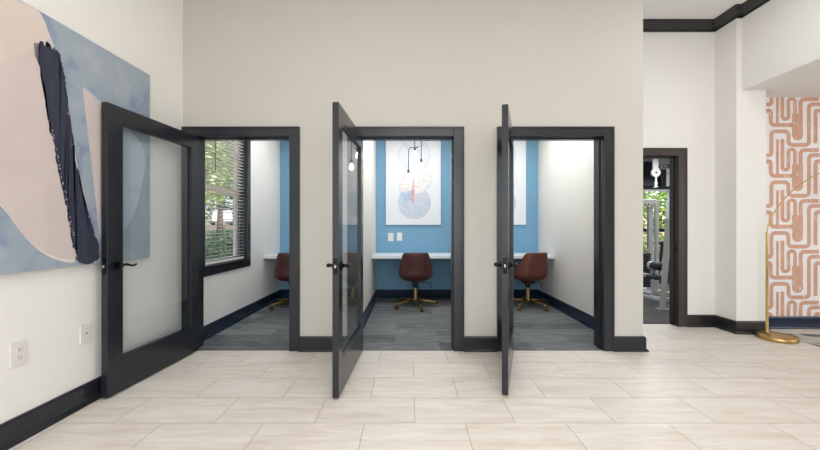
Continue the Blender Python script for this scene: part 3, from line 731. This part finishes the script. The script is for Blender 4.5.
a = rel(656, 276.5, 5.32); MB().box(a.x-.10, a.x+.13, a.y-.12, a.y+.12, a.z-.03, a.z+.03, .015).build('seat_pad', M_pad, t)
MB().cyl(rel(653, 265, 5.4), rel(664, 266, 5.2), .062, seg=24).build('roller_pad', M_pad, t)
MB().cyl(rel(650.5, 264.5, 5.45), rel(653.3, 265, 5.39), .066, seg=24).build('roller_cap', M_frame, t)
b = MB(); bar(b, rel(654, 268, 5.4), rel(651.5, 277, 5.5), .04, .04); b.build('link_arm', M_frame, t)
# cable tower behind it
t = thing('cable_tower', 'tall grey cable tower with weight stack in the gym', 'exercise machine', (4.40, 2.90, 0))
o = Vector(t.location)
for px, wd in ((656.5, .055), (650, .07)):
    p = rel(px, 230, 6.15); b = MB(); bar(b, (p.x, p.y, .0005), (p.x, p.y, (1.66 if px > 655 else 1.55)), wd, wd); b.build('upright', M_frame, t)
p = rel(649, 202, 6.1); MB().box(p.x-.16, p.x+.10, p.y-.05, p.y+.05, p.z-.06, p.z+.06, .01).build('pulley_housing', M_frame, t)
for dx in (-.10, -.04, .06): MB().cyl((p.x+dx, p.y-.053, p.z-.03), (p.x+dx, p.y-.049, p.z-.03), .012, seg=10).build('bolt', M_bkplast, t)
MB().cyl((p.x-.02, p.y, .8), (p.x-.02, p.y, p.z-.05), .006, seg=8).build('cable', M_bkplast, t)
b = MB()
for k in range(11): b.box(p.x-.15, p.x-.03, p.y-.09, p.y+.09, .12+k*.055, .168+k*.055, .003)
b.build('weight_stack', M_bkplast, t)
b = MB(); b.box(p.x-.2, p.x+.25, p.y-.25, p.y+.25, .0005, .06, .005); b.build('base_plate', M_frame, t)
b = MB(); bar(b, rel(668.5, 200, 6.3), rel(665, 262, 6.25), .05, .05); b.build('side_post', M_frame, t)
# stationary bike further back
t = thing('exercise_bike', 'black exercise bike near the gym window', 'exercise machine', (5.3, 3.9, 0))
b = MB(); bar(b, (-.45, 0, .04), (.45, 0, .04), .07, .06); bar(b, (-.45, -.2, .03), (-.45, .2, .03)); bar(b, (.45, -.2, .03), (.45, .2, .03)); bar(b, (-.1, 0, .05), (.0, 0, .82)); bar(b, (.2, 0, .05), (.38, 0, 1.05)); b.build('frame', M_bkplast, t)
MB().cyl((.3, -.03, .32), (.3, .03, .32), .24, seg=36).build('flywheel', M_bkplast, t)
MB().box(-.14, .14, -.09, .09, .82, .88, .03).build('saddle', M_pad, t)
MB().tube([(.38, -.22, 1.12), (.40, -.12, 1.06), (.38, 0, 1.05), (.40, .12, 1.06), (.38, .22, 1.12)], .016).build('handlebar', M_bkplast, t)

# ------------------------------------------------------------ outdoors seen through the windows
M_mulch = mat('mulch', (132, 112, 90), .95, noise=(.5, 9), bump=.8, bscale=30)
b = MB(); vs = [[b.bm.verts.new((x, y, z)) for x in (-60, -2.33)] for y, z in ((-10, -.25), (7, -.25), (27, 1.25), (60, 1.6))]
for a_, c_ in zip(vs, vs[1:]): b.bm.faces.new((a_[0], a_[1], c_[1], c_[0]))
struct(b.build('ground', M_mulch), 'mulch ground rising outside the booth window', 'ground')
struct(MB().box(2.2, 40, GY+1.2, 40, -.35, -.25).build('ground', M_mulch), 'ground outside the gym window', 'ground')
M_leaf = [mat('leaf_%s' % k, c, .6, noise=(.25, 3)) for k, c in (('bright', (176, 200, 100)), ('mid', (126, 160, 84)), ('deep', (74, 96, 58)), ('pale', (205, 216, 160)))]
M_bark = mat('bark', (112, 92, 74), .9, noise=(.3, 10), bump=.8, bscale=40)
def leaves(b, c, r, n, size, rng):
    for _ in range(n):
        v = Vector((rng.gauss(0, 1), rng.gauss(0, 1), rng.gauss(0, 1))); v.normalize(); v *= rng.random()**.4
        p = Vector(c)+Vector((v.x*r[0], v.y*r[1], v.z*r[2])); s = size*rng.uniform(.6, 1.3)
        e = Matrix.Rotation(rng.uniform(0, 6.3), 3, 'Z') @ Matrix.Rotation(rng.uniform(0, 3.1), 3, 'X')
        q = [e @ Vector(w_)*s+p for w_ in ((-.5, 0, 0), (-.1, -.28, .05), (.5, 0, 0), (-.1, .28, .05))]
        b.bm.faces.new([b.bm.verts.new(x) for x in q])
def tree(loc, h, r, mi, label, grp, n=1500, seed=1, size=.2, trunk=True, name='tree'):
    rng = random.Random(seed); t = thing(name, label, 'tree' if trunk else 'shrub', loc, 0, grp)
    b = MB(); leaves(b, (0, 0, h), r, n, size, rng); b.build('crown', M_leaf[mi], t, recalc=False)
    b = MB()
    b.tube([(0, 0, 0), (.05, .02, h*.35), (-.03, .05, h*.7), (0, 0, h)], [.11, .09, .07, .03] if trunk else [.03]*4, 8)
    for k in range(4): a = k*1.6+seed; b.tube([(0, 0, h*.6), (cos(a)*r[0]*.3, sin(a)*r[1]*.3, h*.9), (cos(a)*r[0]*.6, sin(a)*r[1]*.6, h*1.1)], [.04 if trunk else .015, .03 if trunk else .012, .01], 6)
    b.build('trunk' if trunk else 'stems', M_bark, t)
    return t
gl = 'trees outside the booth window'
def gz(y): return -.25+1.5*max(0, min(1, (y-7)/20))
tree((-6.35, 6.9, gz(6.9)), 3.2, (1.15, 1.1, 1.25), 0, 'light green tree just outside the booth window', gl, 1400, 1, .15)
tree((-8.4, 11.8, gz(11.8)), 4.2, (1.7, 1.7, 1.7), 1, 'mid green round tree second from the booth window', gl, 2200, 2, .22)
tree((-11.4, 17.0, gz(17)), 5.0, (2.3, 2.3, 2.7), 3, 'pale sunlit tree third from the booth window', gl, 2600, 4, .28)
tree((-24, 43, 1.3), 6.0, (7.5, 4, 6.5), 2, 'broad green tree farthest beyond the booth window', gl, 4000, 5, .5)
tree((-12.2, 27, 1.2), 5.0, (2.4, 2.4, 3), 0, 'light green tree right of the parked car', gl, 2500, 9, .3)
for k, (x, y, s_) in enumerate(((-4.15, 4.2, .44), (-4.75, 5.3, .5), (-5.5, 8.2, .5))):
    tree((x, y, gz(y)), .75, (s_, s_, .66), 2, ('dark shrub nearest the booth window', 'dark shrub second from the booth window', 'dark shrub third from the booth window')[k], 'shrubs under the booth window', 1500, 20+k, .09, False, 'shrub')
# parked car glimpsed between slats
M_car = mat('white_car_paint', (235, 236, 238), .2); M_cg = mat('car_glass', (40, 52, 62), .08); M_tyre = mat('tyre_rubber', (30, 30, 30), .8)
M_tail = mat('blue_car_paint', (60, 130, 170), .3)
def car(loc, rz, m, label):
    t = thing('parked_car', label, 'car', loc, rz)
    prof = [(-2.1, .35), (-2.15, .75), (-2.0, .88), (-1.45, .95), (-.9, 1.38), (.5, 1.42), (1.15, .98), (1.95, .85), (2.12, .6), (2.1, .35)]
    b = MB(); A = [b.bm.verts.new((x, -.85+(.12 if z > 1.2 else 0), z)) for x, z in prof]; B = [b.bm.verts.new((x, .85-(.12 if z > 1.2 else 0), z)) for x, z in prof]
    b.bm.faces.new(A); b.bm.faces.new(B[::-1])
    for k in range(len(prof)): b.bm.faces.new((A[k], B[k], B[(k+1) % len(prof)], A[(k+1) % len(prof)]))
    b.build('body', m, t)
    for s in (-1, 1):
        b = MB(); pts = [(-1.25, .97), (-.85, 1.32), (.42, 1.35), (.98, 1.0)]
        b.bm.faces.new([b.bm.verts.new((x, s*(.862-.11*max(0, (z-.95)/.45)), z)) for x, z in pts]); b.build('side_window', M_cg, t)
    for x in (-1.35, 1.35):
        for s in (-1, 1): MB().cyl((x, s*.7, .33), (x, s*.88, .33), .33, seg=24).build('wheel', M_tyre, t)
car((-18.6, 30.6, 1.34), R(-62), M_car, 'white car parked beyond the booth window')
gg = 'trees outside the gym window'
tree((9.3, 9.6, -.25), 2.2, (1.8, 1.7, 2.6), 0, 'bright green tree outside the gym window', gg, 3000, 6, .2)
tree((14.8, 13.5, -.25), 2.8, (2.5, 2.2, 3.2), 3, 'pale green tree right of the bright one outside the gym window', gg, 3000, 7, .24)
tree((9.6, 14.8, -.25), 2.8, (2.5, 2.4, 3.4), 1, 'mid green tree behind the bright one outside the gym window', gg, 2500, 8, .24)
